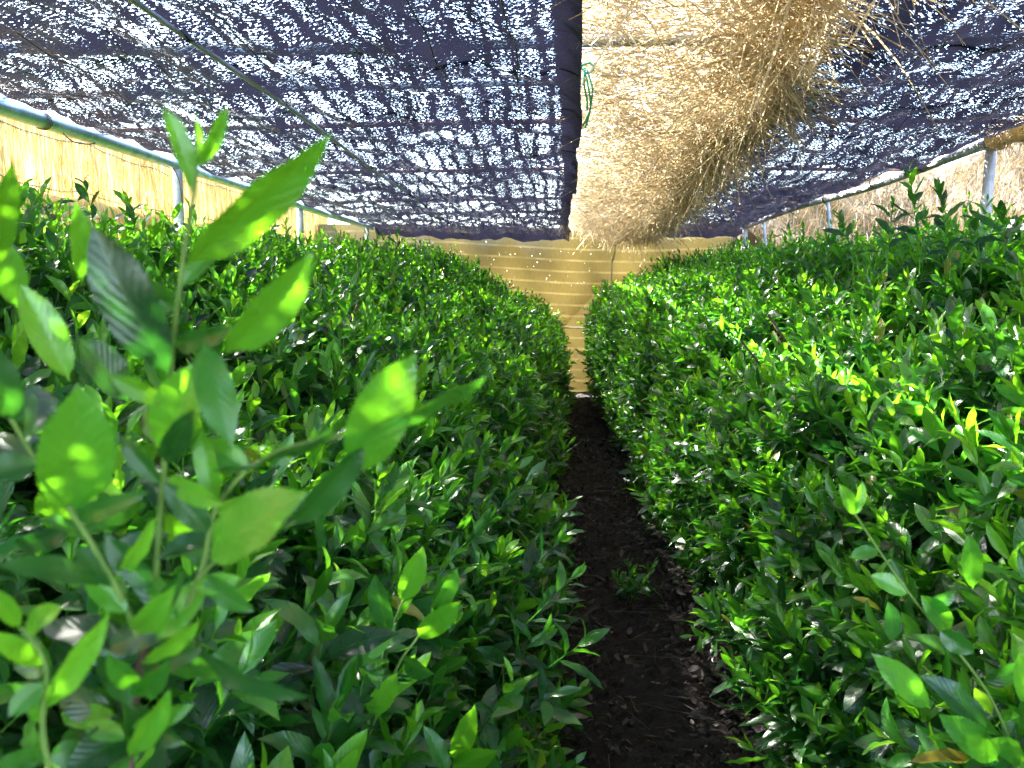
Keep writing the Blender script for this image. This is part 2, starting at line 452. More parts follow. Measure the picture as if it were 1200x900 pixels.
def hedge_surface(near, far, s, Y, o, inset=0):
    w = np.clip((Y - 1.5) / 8.0, 0, 1)[:, None]
    f = lambda q: prof_sample(near, q) * (1 - w) + prof_sample(far, q) * w
    p = f(s)
    p[:, 1] -= (.115 - .05 * w[:, 0]) * np.clip((p[:, 1] - .75) / .55, 0, 1)
    e = f(np.clip(s + .015, 0, 1)) - f(np.clip(s - .015, 0, 1))
    sg = 1.0 if near[0][0] < .3 else -1.0
    nrm = np.stack([-e[:, 1], e[:, 0]], 1) * -sg
    nrm = np.stack([e[:, 1] * 1.0, -e[:, 0]], 1) if sg > 0 else np.stack([-e[:, 1], e[:, 0]], 1)
    nrm = nrm / np.maximum(np.linalg.norm(nrm, axis=1, keepdims=True), 1e-6)
    dsp = .07 * lump(s * 4, Y, 1.5, o) + .05 * lump(s * 9, Y * 2.3, 1.6, o + 4) - inset
    q = p + nrm * dsp[:, None] if np.ndim(dsp) else p + nrm * dsp
    return np.stack([q[:, 0], Y, np.maximum(q[:, 1], .02)], 1), np.stack([nrm[:, 0], np.zeros(len(s)), nrm[:, 1]], 1)

def hedge_foliage(near, far, o, keep_out):
    mb = MB()
    LEN = 4.6
    bands = [(-.6, 2.6, T_HI, 175, .100, 9), (2.6, 5.2, T_MID, 180, .096, 9), (5.2, 11.0, T_LOW, 170, .088, 8)]
    for y0, y1, T, dens, LL, m in bands:
        k = int(dens * LEN * (y1 - y0))
        s = rng.uniform(0, 1, k) ** .9 * .86; Y = rng.uniform(y0, y1, k)
        inset = np.abs(rng.normal(0, .075, k))
        P, nr = hedge_surface(near, far, s, Y, o, inset)
        ax = nr * .6 + np.array([0, 0, .9]) + rng.normal(0, .33, (k, 3))
        ok = keep_out(P)
        P, ax = P[ok], ax[ok]; k = len(P)
        lowcut = np.clip((P[:, 2] + .35) / .9, .55, 1)
        SL = rng.uniform(.07, .21, k) * (.6 + .4 * lowcut)
        add_shoots(mb, T, P - unit(ax) * .05, ax, SL, np.full(k, LL), m, 1.0)
        # tall shoots that stand clear of the top
        kt = int(30 * LEN * (y1 - y0))
        s = rng.uniform(.42, .84, kt); Y = rng.uniform(max(y0, 1.4), y1, kt)
        P, nr = hedge_surface(near, far, s, Y, o, 0)
        ax = nr * .25 + np.array([0, 0, 1.]) + rng.normal(0, .2, (kt, 3))
        ok = keep_out(P); P, ax = P[ok], ax[ok]
        add_shoots(mb, T, P - unit(ax) * .03, ax, rng.uniform(.11, .27, len(P)), np.full(len(P), LL * .92), 9, 1.0)
        # older leaves inside, their dark green also deepened to paint the shade there
        k = int((2100 if y0 < 5 else 1500) * LEN * (y1 - y0))
        s = rng.uniform(0, .97, k); Y = rng.uniform(y0, y1, k)
        P, nr = hedge_surface(near, far, s, Y, o, rng.uniform(.09, .40, k))
        d = nr * .5 + rng.normal(0, .6, (k, 3)) + np.array([0, 0, .15])
        n = np.array([0, 0, 1.]) + rng.normal(0, .45, (k, 3)) + nr * .4
        ok = keep_out(P)
        P, d, n = P[ok], d[ok], n[ok]; k = len(P)
        add_leaves(mb, T_MID if y0 < 2 else T_LOW, P, d, n, rng.uniform(.06, .11, k), rng.uniform(.34, .46, k), rng.normal(.5, .5, k),
                   rng.uniform(.1, .4, k), np.clip(rng.normal(.12, .1, k), 0, .5))
    return mb

def hedge(label, near, far, o, keep_out, bx):
    root = empty('tea_hedge', (bx, 5.2, 0))
    tag(root, label, 'tea hedge')
    hedge_foliage(near, far, o, keep_out).build('foliage', M_LEAF, root)
    for k in range(14):
        y = .5 + k * .76
        t = MB()
        x0 = bx + rng.uniform(-.25, .25)
        tube(t, smooth_path([(x0, y, -.03), (x0 + rng.uniform(-.05, .05), y + .03, .22), (x0, y, .45)]), np.linspace(.035, .022, 13), 8)
        for b in range(9):
            a = rng.uniform(0, 6.28); rr = rng.uniform(.35, .75); zt = rng.uniform(.55, 1.2)
            e = np.array([x0 + math.cos(a) * rr, y + math.sin(a) * rr * .6, zt])
            mid = np.array([x0 + math.cos(a) * rr * .45, y + math.sin(a) * rr * .3, zt * .55])
            tube(t, smooth_path([(x0, y, rng.uniform(.08, .4)), mid, e], 4), np.linspace(.013, .004, 9), 6)
        t.build('trunk', M_WOOD, root)
    return root

camv = np.array(CAM)
far_ok = lambda P: (np.linalg.norm(P - camv, axis=1) > .72) & ~((P[:, 1] < .8) & (P[:, 2] > .8))
HL = hedge('glossy green tea hedge left of the path, yellow straw wall behind it', LEFT_NEAR, LEFT_FAR, 0, far_ok, -1.25)
HR = hedge('bright green sunlit tea hedge right of the path, in front of the brown straw', RIGHT_NEAR, RIGHT_FAR, 7, far_ok, 1.45)

# ------------------------------------------------------------------ single shoots seen close up
def close_leaf(parent, b, t, wpx, roll=0, curl=.4, fold=.25, tint=.6, label=None):
    """b, t = (x, y, distance) of base and tip; roll turns the blade about its length away from facing the path"""
    B = at(*b); Tp = at(*t)
    d = Tp - B; L = np.linalg.norm(d); dep = (b[2] + t[2]) / 2
    view = unit((camv - (B + Tp) / 2)[None])[0]
    y = d / L; z0 = view - y * np.dot(view, y); z0 /= max(np.linalg.norm(z0), 1e-6)
    x0 = np.cross(y, z0)
    n = z0 * math.cos(R(roll)) + x0 * math.sin(R(roll))
    # a bent leaf spans a shorter chord: turn it so that the tip still lands on t
    c = curl if abs(curl) > 1e-3 else 1e-3
    ya, za = math.sin(c) / c, -(1 - math.cos(c)) / c
    ch = math.hypot(ya, za); an = math.atan2(za, ya)
    yy = y * math.cos(an) - n * math.sin(an); nn = n * math.cos(an) + y * math.sin(an)
    mb = MB()
    W = .86 * wpx / FPX * dep
    add_leaves(mb, T_XHI, B[None], yy[None], nn[None], np.array([L / ch]), np.array([W / (L / ch)]), np.array([curl]), np.array([fold]), np.array([tint * .8]), .012)
    o = mb.build('leaf', M_LEAF, parent)
    if label: o['label'] = label
    return o

def close_stem(parent, pts, r0, r1, mat=None, extra=None, name='stem'):
    P = [at(*p) for p in pts]
    if extra is not None: P = [np.array(e, float) for e in extra] + P
    S = smooth_path(P, 7)
    mb = MB(); tube(mb, S, np.linspace(r0, r1, len(S)), 8)
    return mb.build(name, mat or M_STEM, parent)

base = at(150, 905, .54)
FP = tag(empty('tea_plant', (base[0] - .02, base[1] + .06, 0)),
         'tall leafy tea shoots close up, blurred, rising in front of the left hedge', 'tea plant')
close_stem(FP, [(150, 905, .54), (155, 830, .53), (166, 775, .52), (174, 752, .52)], .005, .0024, M_WOOD,
           extra=[(base[0] - .02, base[1] + .06, -.02), (base[0] - .03, base[1] + .05, .4)])
close_stem(FP, [(174, 752, .52), (184, 655, .51), (194, 520, .50), (203, 400, .49), (214, 310, .485), (228, 220, .48), (231, 186, .48)], .0022, .0009)
close_stem(FP, [(170, 765, .52), (138, 690, .50), (92, 612, .49), (46, 545, .48), (-8, 455, .48)], .0022, .0011)
close_stem(FP, [(176, 757, .52), (206, 732, .51), (236, 672, .50), (256, 592, .50), (318, 532, .49), (420, 508, .47)], .0022, .0009)
close_stem(FP, [(232, 682, .50), (260, 652, .49), (345, 612, .47)], .0014, .0008)
close_stem(FP, [(60, 915, .47), (50, 850, .46), (54, 780, .455), (24, 735, .45)], .0018, .001)
LV = [  # base, tip, width px, roll, curl, fold, tint
    ((224, 224, .48), (190, 124, .47), 34, 35, .5, .5, .62),
    ((231, 196, .48), (266, 122, .47), 24, 30, .3, .5, .9),
    ((231, 190, .48), (229, 134, .48), 13, 50, .1, .6, .95),
    ((216, 312, .485), (388, 158, .44), 62, 20, .35, .35, .88),
    ((199, 440, .49), (108, 264, .47), 78, -12, .55, .2, .06),
    ((262, 416, .47), (368, 296, .45), 62, 25, .5, .3, .85),
    ((238, 400, .46), (272, 524, .44), 54, 10, .4, .2, .72),
    ((192, 536, .50), (232, 424, .48), 72, -20, .3, .3, .8),
    ((82, 600, .49), (92, 450, .46), 102, 8, .5, .25, .70),
    ((90, 606, .49), (112, 510, .50), 60, -20, .3, .3, .85),
    ((416, 552, .47), (486, 414, .44), 80, -8, .5, .2, .78),
    ((250, 552, .49), (438, 470, .46), 46, 76, .5, .15, .12),
    ((404, 512, .47), (578, 434, .43), 56, 70, .25, .2, .25),
    ((345, 614, .47), (428, 520, .46), 46, 30, .3, .35, .25),
    ((244, 654, .49), (360, 576, .45), 82, -25, .4, .2, .66),
    ((124, 684, .50), (-6, 664, .45), 48, 42, .5, .2, .15),
    ((52, 832, .46), (128, 718, .45), 38, 15, .3, .35, .93),
    ((226, 742, .51), (368, 816, .47), 40, 55, 1.0, .2, .05),
    ((192, 838, .53), (74, 908, .49), 66, 25, .4, .25, .08),
    ((196, 560, .50), (262, 592, .47), 34, 25, .3, .3, .8),
    ((206, 730, .51), (146, 640, .52), 40, -35, .3, .3, .3),
    ((216, 716, .51), (262, 690, .55), 44, -30, .3, .3, .12),
    ((170, 760, .52), (48, 735, .54), 52, 30, .5, .2, .1),
    ((174, 750, .52), (150, 690, .53), 34, 20, .2, .3, .3),
    ((256, 594, .50), (236, 500, .50), 36, -30, .3, .3, .7),
    ((92, 612, .49), (172, 590, .52), 36, 40, .4, .2, .35),
    ((140, 690, .50), (86, 640, .50), 40, 20, .3, .3, .2),
    ((46, 545, .48), (-30, 560, .46), 50, 30, .3, .3, .1),
    ((20, 496, .48), (-24, 395, .46), 50, 12, .4, .3, .15),
    ((82, 446, .56), (22, 332, .55), 52, 12, .35, .35, .85),
    ((20, 360, .60), (-4, 276, .58), 44, 20, .3, .3, .6),
    ((-12, 320, .56), (14, 186, .52), 36, 15, .5, .3, .85),
    ((150, 470, .62), (92, 396, .60), 58, 30, .4, .2, .1),
    ((96, 330, .62), (88, 236, .60), 36, 30, .3, .3, .7),
    ((24, 735, .45), (-16, 690, .43), 30, 20, .3, .3, .8),
    ((52, 800, .455), (10, 840, .44), 34, 15, .4, .3, .35),
    ((60, 880, .47), (-14, 912, .44), 40, 30, .3, .2, .5),
    ((155, 830, .53), (216, 872, .50), 46, 30, .5, .3, .1),
    ((150, 850, .53), (60, 800, .55), 50, -25, .4, .2, .08),
    ((236, 672, .50), (298, 716, .50), 40, 40, .5, .2, .3),
]
for b, t, w, ro, cu, fo, ti in LV: close_leaf(FP, b, t, w, ro, cu, fo, ti)

r2 = random.Random(3)
for sx_, sy_ in [(176, 757), (184, 655), (138, 690), (92, 612), (206, 732), (236, 672), (166, 790), (152, 850), (54, 800), (194, 520), (150, 890), (60, 890), (120, 660), (190, 600), (30, 520), (60, 560)]:
    for q_ in range(2):
        an_ = r2.uniform(0, 6.28); ln_ = r2.uniform(55, 105); dd = r2.uniform(-.05, .08)
        close_leaf(FP, (sx_, sy_, .51), (sx_ + ln_ * math.cos(an_), sy_ - .75 * ln_ * math.sin(an_), .54 + dd), r2.uniform(28, 46), r2.uniform(-60, 60), r2.uniform(.1, .8), .3, r2.choice([.05, .1, .15, .2, .3, .5, .8]))

# leaves along the stems, hiding most of their length
ST = [[(174, 752), (184, 655), (194, 520), (203, 400), (214, 310)], [(170, 765), (138, 690), (92, 612), (46, 545)], [(176, 757), (206, 732), (236, 672), (256, 592), (318, 532)],
      [(60, 915), (50, 850), (54, 780), (24, 735)], [(150, 905), (155, 830), (166, 775)]]
for st_, nl_ in zip(ST, (9, 6, 6, 5, 7)):
    for q_ in range(nl_):
        f_ = (q_ + r2.uniform(.1, .9)) / nl_ * (len(st_) - 1); k_ = min(int(f_), len(st_) - 2); f_ -= k_
        bx_ = st_[k_][0] + f_ * (st_[k_ + 1][0] - st_[k_][0]); by_ = st_[k_][1] + f_ * (st_[k_ + 1][1] - st_[k_][1])
        an_ = math.pi / 2 + (1 if q_ % 2 else -1) * r2.uniform(.45, 1.5); ln_ = r2.uniform(50, 95)
        close_leaf(FP, (bx_, by_, .50), (bx_ + ln_ * math.cos(an_), by_ - ln_ * math.sin(an_), .50 + r2.uniform(-.035, .02)), r2.uniform(26, 42),
                   r2.uniform(-45, 45), r2.uniform(.1, .9), r2.uniform(.2, .5), r2.choice([.1, .3, .5, .7, .9, 1.0]))

rb = at(1235, 960, 1.0)
RP = tag(empty('tea_plant', (rb[0] + .05, rb[1] + .05, 0)), 'leaning leafy tea shoot, large glossy leaves, low before the right hedge', 'tea plant')
close_stem(RP, [(1235, 960, 1.0), (1190, 880, .99), (1150, 800, .98), (1065, 695, .97), (1000, 600, .97)], .0022, .001, None,
           extra=[(rb[0] + .05, rb[1] + .05, -.02), (rb[0] + .04, rb[1] + .03, .4)])
for b, t, w, ro, cu, fo, ti in [
    ((1090, 830, .98), (1008, 754, .95), 46, 15, .3, .25, .55), ((1170, 892, .98), (1086, 826, .94), 52, 10, .3, .25, .5),
    ((1160, 858, .98), (1066, 778, .97), 50, 35, .4, .25, .15), ((1115, 738, .98), (1072, 690, .96), 38, 15, .3, .3, .6),
    ((1140, 690, .99), (1134, 612, .97), 34, 15, .3, .3, .55), ((1046, 752, .98), (1040, 696, .97), 32, 30, .3, .3, .1),
    ((1200, 892, .98), (1150, 862, .93), 40, 20, .3, .3, .65), ((1206, 828, .96), (1192, 752, .94), 36, 10, .3, .3, .75),
    ((1065, 696, .97), (1010, 670, .97), 32, 20, .3, .3, .8), ((1030, 645, .97), (990, 655, .96), 26, 25, .3, .3, .7),
    ((1002, 604, .97), (980, 560, .96), 24, 20, .3, .4, .9), ((1002, 604, .97), (1012, 556, .97), 20, 40, .2, .4, .9),
    ((1100, 738, .97), (1150, 770, .96), 36, 20, .4, .3, .3), ((1150, 800, .98), (1215, 770, .97), 40, 40, .4, .3, .12),
    ((1080, 712, .97), (1128, 690, .98), 32, 40, .4, .3, .2)]:
    close_leaf(RP, b, tuple(b[q] + .84 * (t[q] - b[q]) for q in range(3)), w * .82, ro, cu, fo, ti)

# bright shoots of the left hedge that catch the sun over its dark side
def hedge_shoot(parent, label, stem, leaves):
    o = close_stem(parent, stem, .0025, .001, name='shoot')
    if label: o['label'] = label
    for b, t, w, ro, cu, fo, ti in leaves:
        l = close_leaf(parent, b, t, w, ro, cu, fo, ti)
        l.location = (0, 0, 0); l.parent = o
D = 1.18
hedge_shoot(HL, 'sunlit young shoot with pale tips', [(425, 880, D + .1), (438, 812, D), (452, 752, D), (472, 704, D), (480, 685, D)], [
    ((456, 746, D), (440, 672, D - .03), 34, -25, .3, .3, .12), ((471, 706, D), (496, 640, D - .02), 34, 10, .3, .4, .95),
    ((472, 700, D), (486, 648, D), 18, 40, .1, .5, .98), ((432, 840, D), (466, 788, D - .04), 32, 10, .3, .3, .85),
    ((438, 812, D), (420, 765, D), 26, 30, .3, .3, .3), ((440, 805, D), (405, 830, D - .05), 30, 20, .5, .3, .15)])
hedge_shoot(HL, 'sunlit young shoot with pale tips', [(425, 880, D + .1), (464, 785, D), (490, 746, D), (508, 718, D)], [
    ((508, 718, D), (536, 666, D - .02), 26, 30, .3, .4, .55), ((505, 720, D), (514, 672, D), 20, 50, .2, .4, .3),
    ((488, 748, D), (540, 704, D - .04), 34, 15, .2, .3, .9), ((472, 772, D), (508, 790, D - .05), 30, 35, .5, .3, .25)])
hedge_shoot(HL, 'sunlit young shoot with pale tips', [(520, 960, D), (528, 915, D), (534, 890, D)], [
    ((532, 893, D), (556, 826, D - .03), 32, 10, .3, .4, .9), ((530, 898, D), (584, 880, D - .05), 32, 10, .3, .3, .88),
    ((526, 910, D), (496, 850, D), 28, 30, .3, .3, .3)])

def tall_shoot(parent, x0, y0, x1, y1, Y, m, LL, young, label=None):
    A = at(x0, y0, Y); B = at(x1, y1, Y - .05)
    mb = MB()
    add_stalks(mb, (A - [0, 0, .05])[None], A[None], np.array([.0025]), np.array([.6]))
    add_shoots(mb, T_HI, A[None], (B - A)[None], np.array([np.linalg.norm(B - A)]), np.array([LL]), m, young)
    o = mb.build('shoot', M_LEAF, parent)
    if label: o['label'] = label
for a_ in [(1078, 300, 1066, 200, 2.6, 15, .070, .35), (1114, 305, 1100, 222, 2.6, 14, .072, .3), (1000, 305, 984, 255, 3.2, 9, .08, .4), (938, 320, 925, 272, 3.9, 9, .08, .5),
           (1180, 300, 1172, 250, 2.5, 9, .085, .5), (1150, 310, 1140, 252, 2.6, 9, .07, .4), (1040, 300, 1046, 240, 2.7, 10, .07, .3), (860, 330, 868, 285, 4.5, 8, .085, .5)]:
    tall_shoot(HR, *a_)
for a_ in [(110, 262, 99, 212, 2.6, 8, .07, .5), (60, 262, 45, 228, 2.4, 9, .08, .6), (160, 275, 150, 235, 2.7, 8, .08, .5), (465, 300, 466, 272, 6.5, 8, .08, .8), (315, 285, 318, 250, 4.5, 8, .085, .7)]:
    tall_shoot(HL, *a_)

# sprays of the left hedge leaning out over the path
for a_ in [(606, 742, 676, 672, 1.95, 9, .085, .5), (618, 800, 690, 748, 1.85, 10, .085, .6), (600, 690, 662, 628, 2.2, 9, .085, .4), (628, 640, 668, 590, 2.9, 9, .085, .7),
           (600, 850, 650, 812, 1.7, 9, .08, .4), (560, 860, 600, 800, 1.5, 9, .085, .7), (636, 560, 668, 520, 3.8, 9, .085, .6), (590, 780, 640, 742, 1.8, 9, .08, .3)]:
    tall_shoot(HL, *a_)

# small seedling on the path
g = at(742, 752, 3.75); g[2] = 0
SD = tag(empty('tea_seedling', g), 'low dark green tea seedling growing on the bare path', 'seedling')
mb = MB()
k = 12
P = np.tile(g, (k, 1)) + np.c_[rng.normal(0, .03, (k, 2)), np.full(k, .005)]
ax = np.c_[rng.normal(0, .55, (k, 2)), np.ones(k)]
add_shoots(mb, T_HI, P, ax, rng.uniform(.06, .16, k), np.full(k, .06), 7, .7)
mb.build('foliage', M_LEAF, SD)

# ------------------------------------------------------------------ ground
def sheet_mesh(xs, ys, zf):
    X, Y = np.meshgrid(xs, ys)
    return np.stack([X, Y, zf(X, Y)], -1).reshape(-1, 3), grid_faces(len(xs), len(ys))
mb = MB()
xs = np.r_[-400, -100, -30, -8, np.linspace(-4, -.8, 30), np.linspace(-.75, 1.45, 170), np.linspace(1.5, 4, 26), 8, 30, 100, 400]; ys = np.r_[-400, -60, -10, np.linspace(-2, .95, 20), np.linspace(1, 6, 330), np.linspace(6.05, 13, 120), 30, 120, 800]
gz = lambda X, Y: np.where((np.abs(X) < 4) & (Y > -2) & (Y < 13), .018 * lump(X * 3, Y * 3, 1.6, 3) + .012 * lump(X * 9, Y * 9, 1.7, 9) + .010 * lump(X * 27, Y * 25, 1, 5) + .008 * np.clip(lump(X * 41, Y * 38, 1, 12), 0, 1), 0) - .015
V, F = sheet_mesh(xs, ys, gz); mb.add(V, F)
tag(mb.build('ground', M_SOIL), None, None, None, 'structure')

mb = MB()
k = 9000
P = np.c_[np.where(rng.uniform(0, 1, k) < .5, rng.uniform(-.5, 1.25, k), np.where(rng.uniform(0, 1, k) < .45, rng.normal(.02, .10, k), rng.normal(.52, .10, k))), 11 * rng.uniform(0.05, 1, k) ** .9, np.zeros(k)]
P[:, 2] = gz(P[:, 0], P[:, 1]) + rng.uniform(.008, .022, k)
d = np.c_[rng.normal(0, 1, (k, 2)), rng.normal(0, .22, k)]; n = np.c_[rng.normal(0, .4, (k, 2)), np.ones(k)]
add_leaves(mb, T_MID, P, d, n, rng.uniform(.015, .05, k), rng.uniform(.3, .5, k), rng.normal(0, 1.6, k), rng.uniform(-.3, .6, k), rng.beta(1.6, 1.8, k), .05)
k = 1300
A = np.c_[rng.uniform(-.3, 1.0, k), rng.uniform(1.2, 10, k), np.full(k, .012)]
ang = rng.uniform(0, 6.28, k); LL = rng.uniform(.04, .22, k)
add_stalks(mb, A, A + np.c_[np.cos(ang) * LL, np.sin(ang) * LL, rng.uniform(0, .02, k)], rng.uniform(.0008, .0026, k), rng.uniform(.2, .9, k))
tag(mb.build('leaf_litter', m_dead), 'fallen brown leaves and twigs scattered over the dark path soil', 'leaf litter', None, 'stuff')

# ------------------------------------------------------------------ frame: rails, posts, cross poles
RXL, RXR, RZ = -2.32, 2.17, 2.0
YS, YE = -2.0, 11.35
def pole(name, pts, rad, mat, label, cat, group=None, sides=10):
    P = smooth_path(pts, 8)
    mb = MB(); tube(mb, P, rad, sides)
    o = mb.build(name, mat, None, tuple(P[0]))
    return tag(o, label, cat, group)
pole('rail_pole', [(RXL, YS, RZ), (RXL, 3, RZ), (RXL - .01, 6, RZ + .005), (RXL + .01, 8.6, RZ - .01), (RXL + .02, YE, RZ)], .036, M_PIPE,
     'long blue-grey steel pipe rail along the left net edge', 'rail')
pole('rail_pole', [(RXR, YS, RZ), (RXR + .03, 2.6, RZ + .02), (RXR + .0, 5.0, RZ), (RXR + .02, 7, RZ - .015), (RXR - .03, 9, RZ + .01), (RXR - .06, YE, RZ - .02)], .027, M_PIPEW,
     'pale weathered rail pole sagging along the right net edge', 'rail')
# pale straw bundle wrapped on the near part of the right rail
mb = MB()
W = smooth_path([(RXR + .02, 3.2, RZ + .025), (RXR + .01, 4.1, RZ + .02), (RXR, 4.95, RZ + .01)], 10)
rr = .056 + .012 * np.sin(np.arange(len(W)) * 1.7); tube(mb, W, rr, 12, .9)
k = 900
t_ = rng.integers(0, len(W) - 1, k); an = rng.uniform(0, 6.28, k)
P = W[t_] + .060 * np.c_[np.cos(an), np.zeros(k), np.sin(an)]

def ribbons(mb, pos, d, L, wid, droop, tint, segs=4, down=(0, 0, -1)):
    k = len(pos); d = unit(d)
    side = unit(np.cross(d, rng.normal(0, 1, (k, 3))))
    s = np.linspace(0, 1, segs)
    Pm = pos[:, None] + d[:, None] * (s[None, :, None] * L[:, None, None]) + np.array(down)[None, None] * (droop[:, None] * L[:, None] * s[None] ** 2)[..., None]
    wv = wid[:, None] * np.linspace(1, .45, segs)[None]
    A = Pm - side[:, None] * wv[..., None] * .5; B = Pm + side[:, None] * wv[..., None] * .5
    V = np.stack([A, B], 2).reshape(k, segs * 2, 3)
    F = np.array([[2 * i, 2 * i + 1, 2 * i + 3, 2 * i + 2] for i in range(segs - 1)])
    FF = (F[None] + (np.arange(k) * segs * 2)[:, None, None]).reshape(-1, 4)
    TT = np.stack([np.repeat(tint, segs * 2), np.full(k * segs * 2, .5)], 1)
    mb.add(V.reshape(-1, 3), FF, TT)

ribbons(mb, P, np.c_[rng.normal(0, .5, k), rng.choice([-1, 1], k), rng.normal(-.2, .5, k)], rng.uniform(.05, .16, k), np.full(k, .004), rng.uniform(0, .5, k), rng.uniform(.6, 1, k))
tag(mb.build('straw_bundle', M_STRAW, None, tuple(W[0])), 'pale straw bundle wrapped round the near end of the right rail', 'straw bundle')

def post(x, y, mat, label, lean=(0, 0), r=.024, group='posts under the rails'):
    pole('support_post', [(x + lean[0], y + lean[1], -.05), (x + lean[0] * .5, y + lean[1] * .5, 1.0), (x, y, RZ - .028)], r, mat, label, 'post', group)
post(RXL + .0, 5.62, M_POST, 'pale grey post under the left rail before the yellow straw, nearer one', r=.028)
post(RXL + .0, 8.25, M_POST, 'thin pale post under the left rail before the yellow straw, farther one', r=.028)
post(RXL + .02, 11.0, M_POST, 'far pale post at the far end of the left rail')
post(RXR, 5.0, M_POST, 'whitish post under the right rail beside the straw bundle', (-.06, .02), .027)
post(RXR + .0, 8.0, M_POST, 'thin slanting strut halfway along the right rail', (.32, .1), .018)
post(RXR - .04, 10.3, M_POST, 'thin slanting strut by the far end of the right rail', (.28, .2), .02)
post(RXR - .07, 11.15, M_POST, 'upright pale post at the far end of the right rail', (0, 0), .028)

rails = [o for o in bpy.data.objects if o.name.startswith('rail_pole')]
for rl, rx, spots, mt in ((rails[0], RXL, (3.0, 4.15, 5.62, 6.9, 8.25, 9.6, 11.0), M_WIRE), (rails[1], RXR, (5.0, 5.9, 6.8, 8.0, 9.1, 10.3, 11.1), M_WIRE)):
    for yc in spots:
        t = np.linspace(0, 2 * np.pi * 3, 40); mc = MB()
        tube(mc, np.stack([rx + .038 * np.cos(t), yc + .006 * (t - 9) / 3, RZ + .038 * np.sin(t)], 1), .0022, 6)
        c_ = mc.build('wire_wrap', mt); c_.parent = rl; c_.location = -Vector(rl.location)
# cross poles lying over the rails, seen through the nets
NETZ = RZ
for y, mat, r, z, lab in [
    (3.02, M_PIPE, .017, -.05, 'grey steel cross pole crossing above the green twine knot'),
    (3.85, M_PIPE, .013, .006, 'grey cross pole second in line behind the twine'),
    (4.7, M_RUST, .012, .004, 'rust brown cross pole, thickest of the rusty ones'),
    (6.5, M_RUST, .012, .002, 'rusty cross pole halfway down the net ceiling'),
    (8.6, M_RUST, .012, .004, 'rusty cross pole second last before the golden mesh'),
    (10.0, M_RUST, .012, .004, 'rusty cross pole last before the golden mesh')]:
    pole('cross_pole', [(RXL - .12, y, RZ + .045), (-1.0, y + .01, RZ + z + .06), (.2, y, RZ + z + .07), (1.2, y - .01, RZ + z + .06), (RXR + .12, y, RZ + .045)], r, mat, lab, 'cross pole', 'poles across the net ceiling')
pole('bamboo_pole', [(RXL - .5, 3.22, RZ + .06), (RXL + .02, 3.62, RZ + .055)], .016, M_BAMBOO, 'short orange bamboo pole end lying on the left rail', 'bamboo pole')

# ------------------------------------------------------------------ shade nets
def net(label, x0, x1, edge_side, seed):
    nx, ny = 170, 760
    xs = np.linspace(x0, x1, nx); ys = np.linspace(YS, YE, ny)
    def zf(X, Y):
        sagx = np.sin(np.pi * np.clip((X - RXL) / (RXR - RXL), 0, 1))
        z = RZ - .05 * sagx + .028 * lump(X * 2.2, Y * 1.6, 1.0, seed) + .014 * np.sin(X * 2 * np.pi / .36 + 1.5 * lump(X, Y, .8, seed))
        z = z + .024 * lump(X * 3.4, Y * 4.4, 1, seed + 3) + .012 * lump(X * 9, Y * 8.5, 1, seed + 5)
        e = np.clip((X - (x1 - .10)) / .10, 0, 1) if edge_side > 0 else np.clip(((x0 + .10) - X) / .10, 0, 1)
        z = z + (-.05 if edge_side > 0 else .06) * e ** 2
        if edge_side < 0: z = z + .11 * np.clip(1 - (X - x0) / .42, 0, 1) ** 1.3
        f = np.clip((Y - (YE - .30)) / .30, 0, 1)
        z = z - .10 * f ** 2
        rail = np.minimum(np.abs(X - RXL), np.abs(X - RXR))
        return z + (.034 + (.05 * np.exp(-((Y - 4.4) / 1.0) ** 2) if edge_side > 0 else 0)) * np.exp(-(rail / .10) ** 2)
    X, Y = np.meshgrid(xs, ys)
    if edge_side > 0: Xd = X + np.where(X > 0, 1, 0) * 0 + .03 * lump(Y, Y * 0, .6, seed) * np.clip((X - x1 + .8) / .8, 0, 1)
    else: Xd = X
    V = np.stack([Xd, Y, zf(X, Y)], -1).reshape(-1, 3)
    e = (np.clip((X - (x1 - .085)) / .03, 0, 1) if edge_side > 0 else np.clip(((x0 + .085) - X) / .03, 0, 1))
    e = np.maximum(e * .6 + (.0 if edge_side > 0 else .03), np.clip((Y - (YE - .12)) / .05, 0, 1) * .7).ravel()
    mb = MB(); mb.add(V, grid_faces(nx, ny), e, np.stack([X.ravel() + seed, Y.ravel()], 1))
    root = mb.build('shade_net', M_NET, None, (x0, 0, RZ))
    tag(root, label, 'shade net', 'black shade nets overhead')
    # lengthwise cords and tapes of the net
    n = 9 if edge_side > 0 else 6
    for i, xc in enumerate(np.linspace(x0 + .22, x1 - .22, n)):
        c = MB(); yy = np.linspace(YS, YE - .05, 160)
        xx = xc + .03 * lump(yy * .8, yy * 0, 1, i)
        big = (edge_side > 0 and i in (4,))
        zz = zf(xx, yy) - (.012 if not big else .022)
        tube(c, np.stack([xc + .12 - .022 * yy + 0 * xx, yy, RZ - .055 + .006 * np.sin(yy * 2)], 1) if big else np.stack([xx, yy, zz], 1), (.008 if big else .0022), 6)
        cc = c.build('tape' if big else 'cord', M_TAPE if big else M_CORD)
        cc.parent = root; cc.location = -Vector(root.location)
    return root
net('wide black shade net over the left hedge with a straight dark selvedge', RXL + .06, .06, 1, 1)
net('narrower black shade net over the right hedge, partly covered by loose straw', .60, RXR - .03, -1, 12)

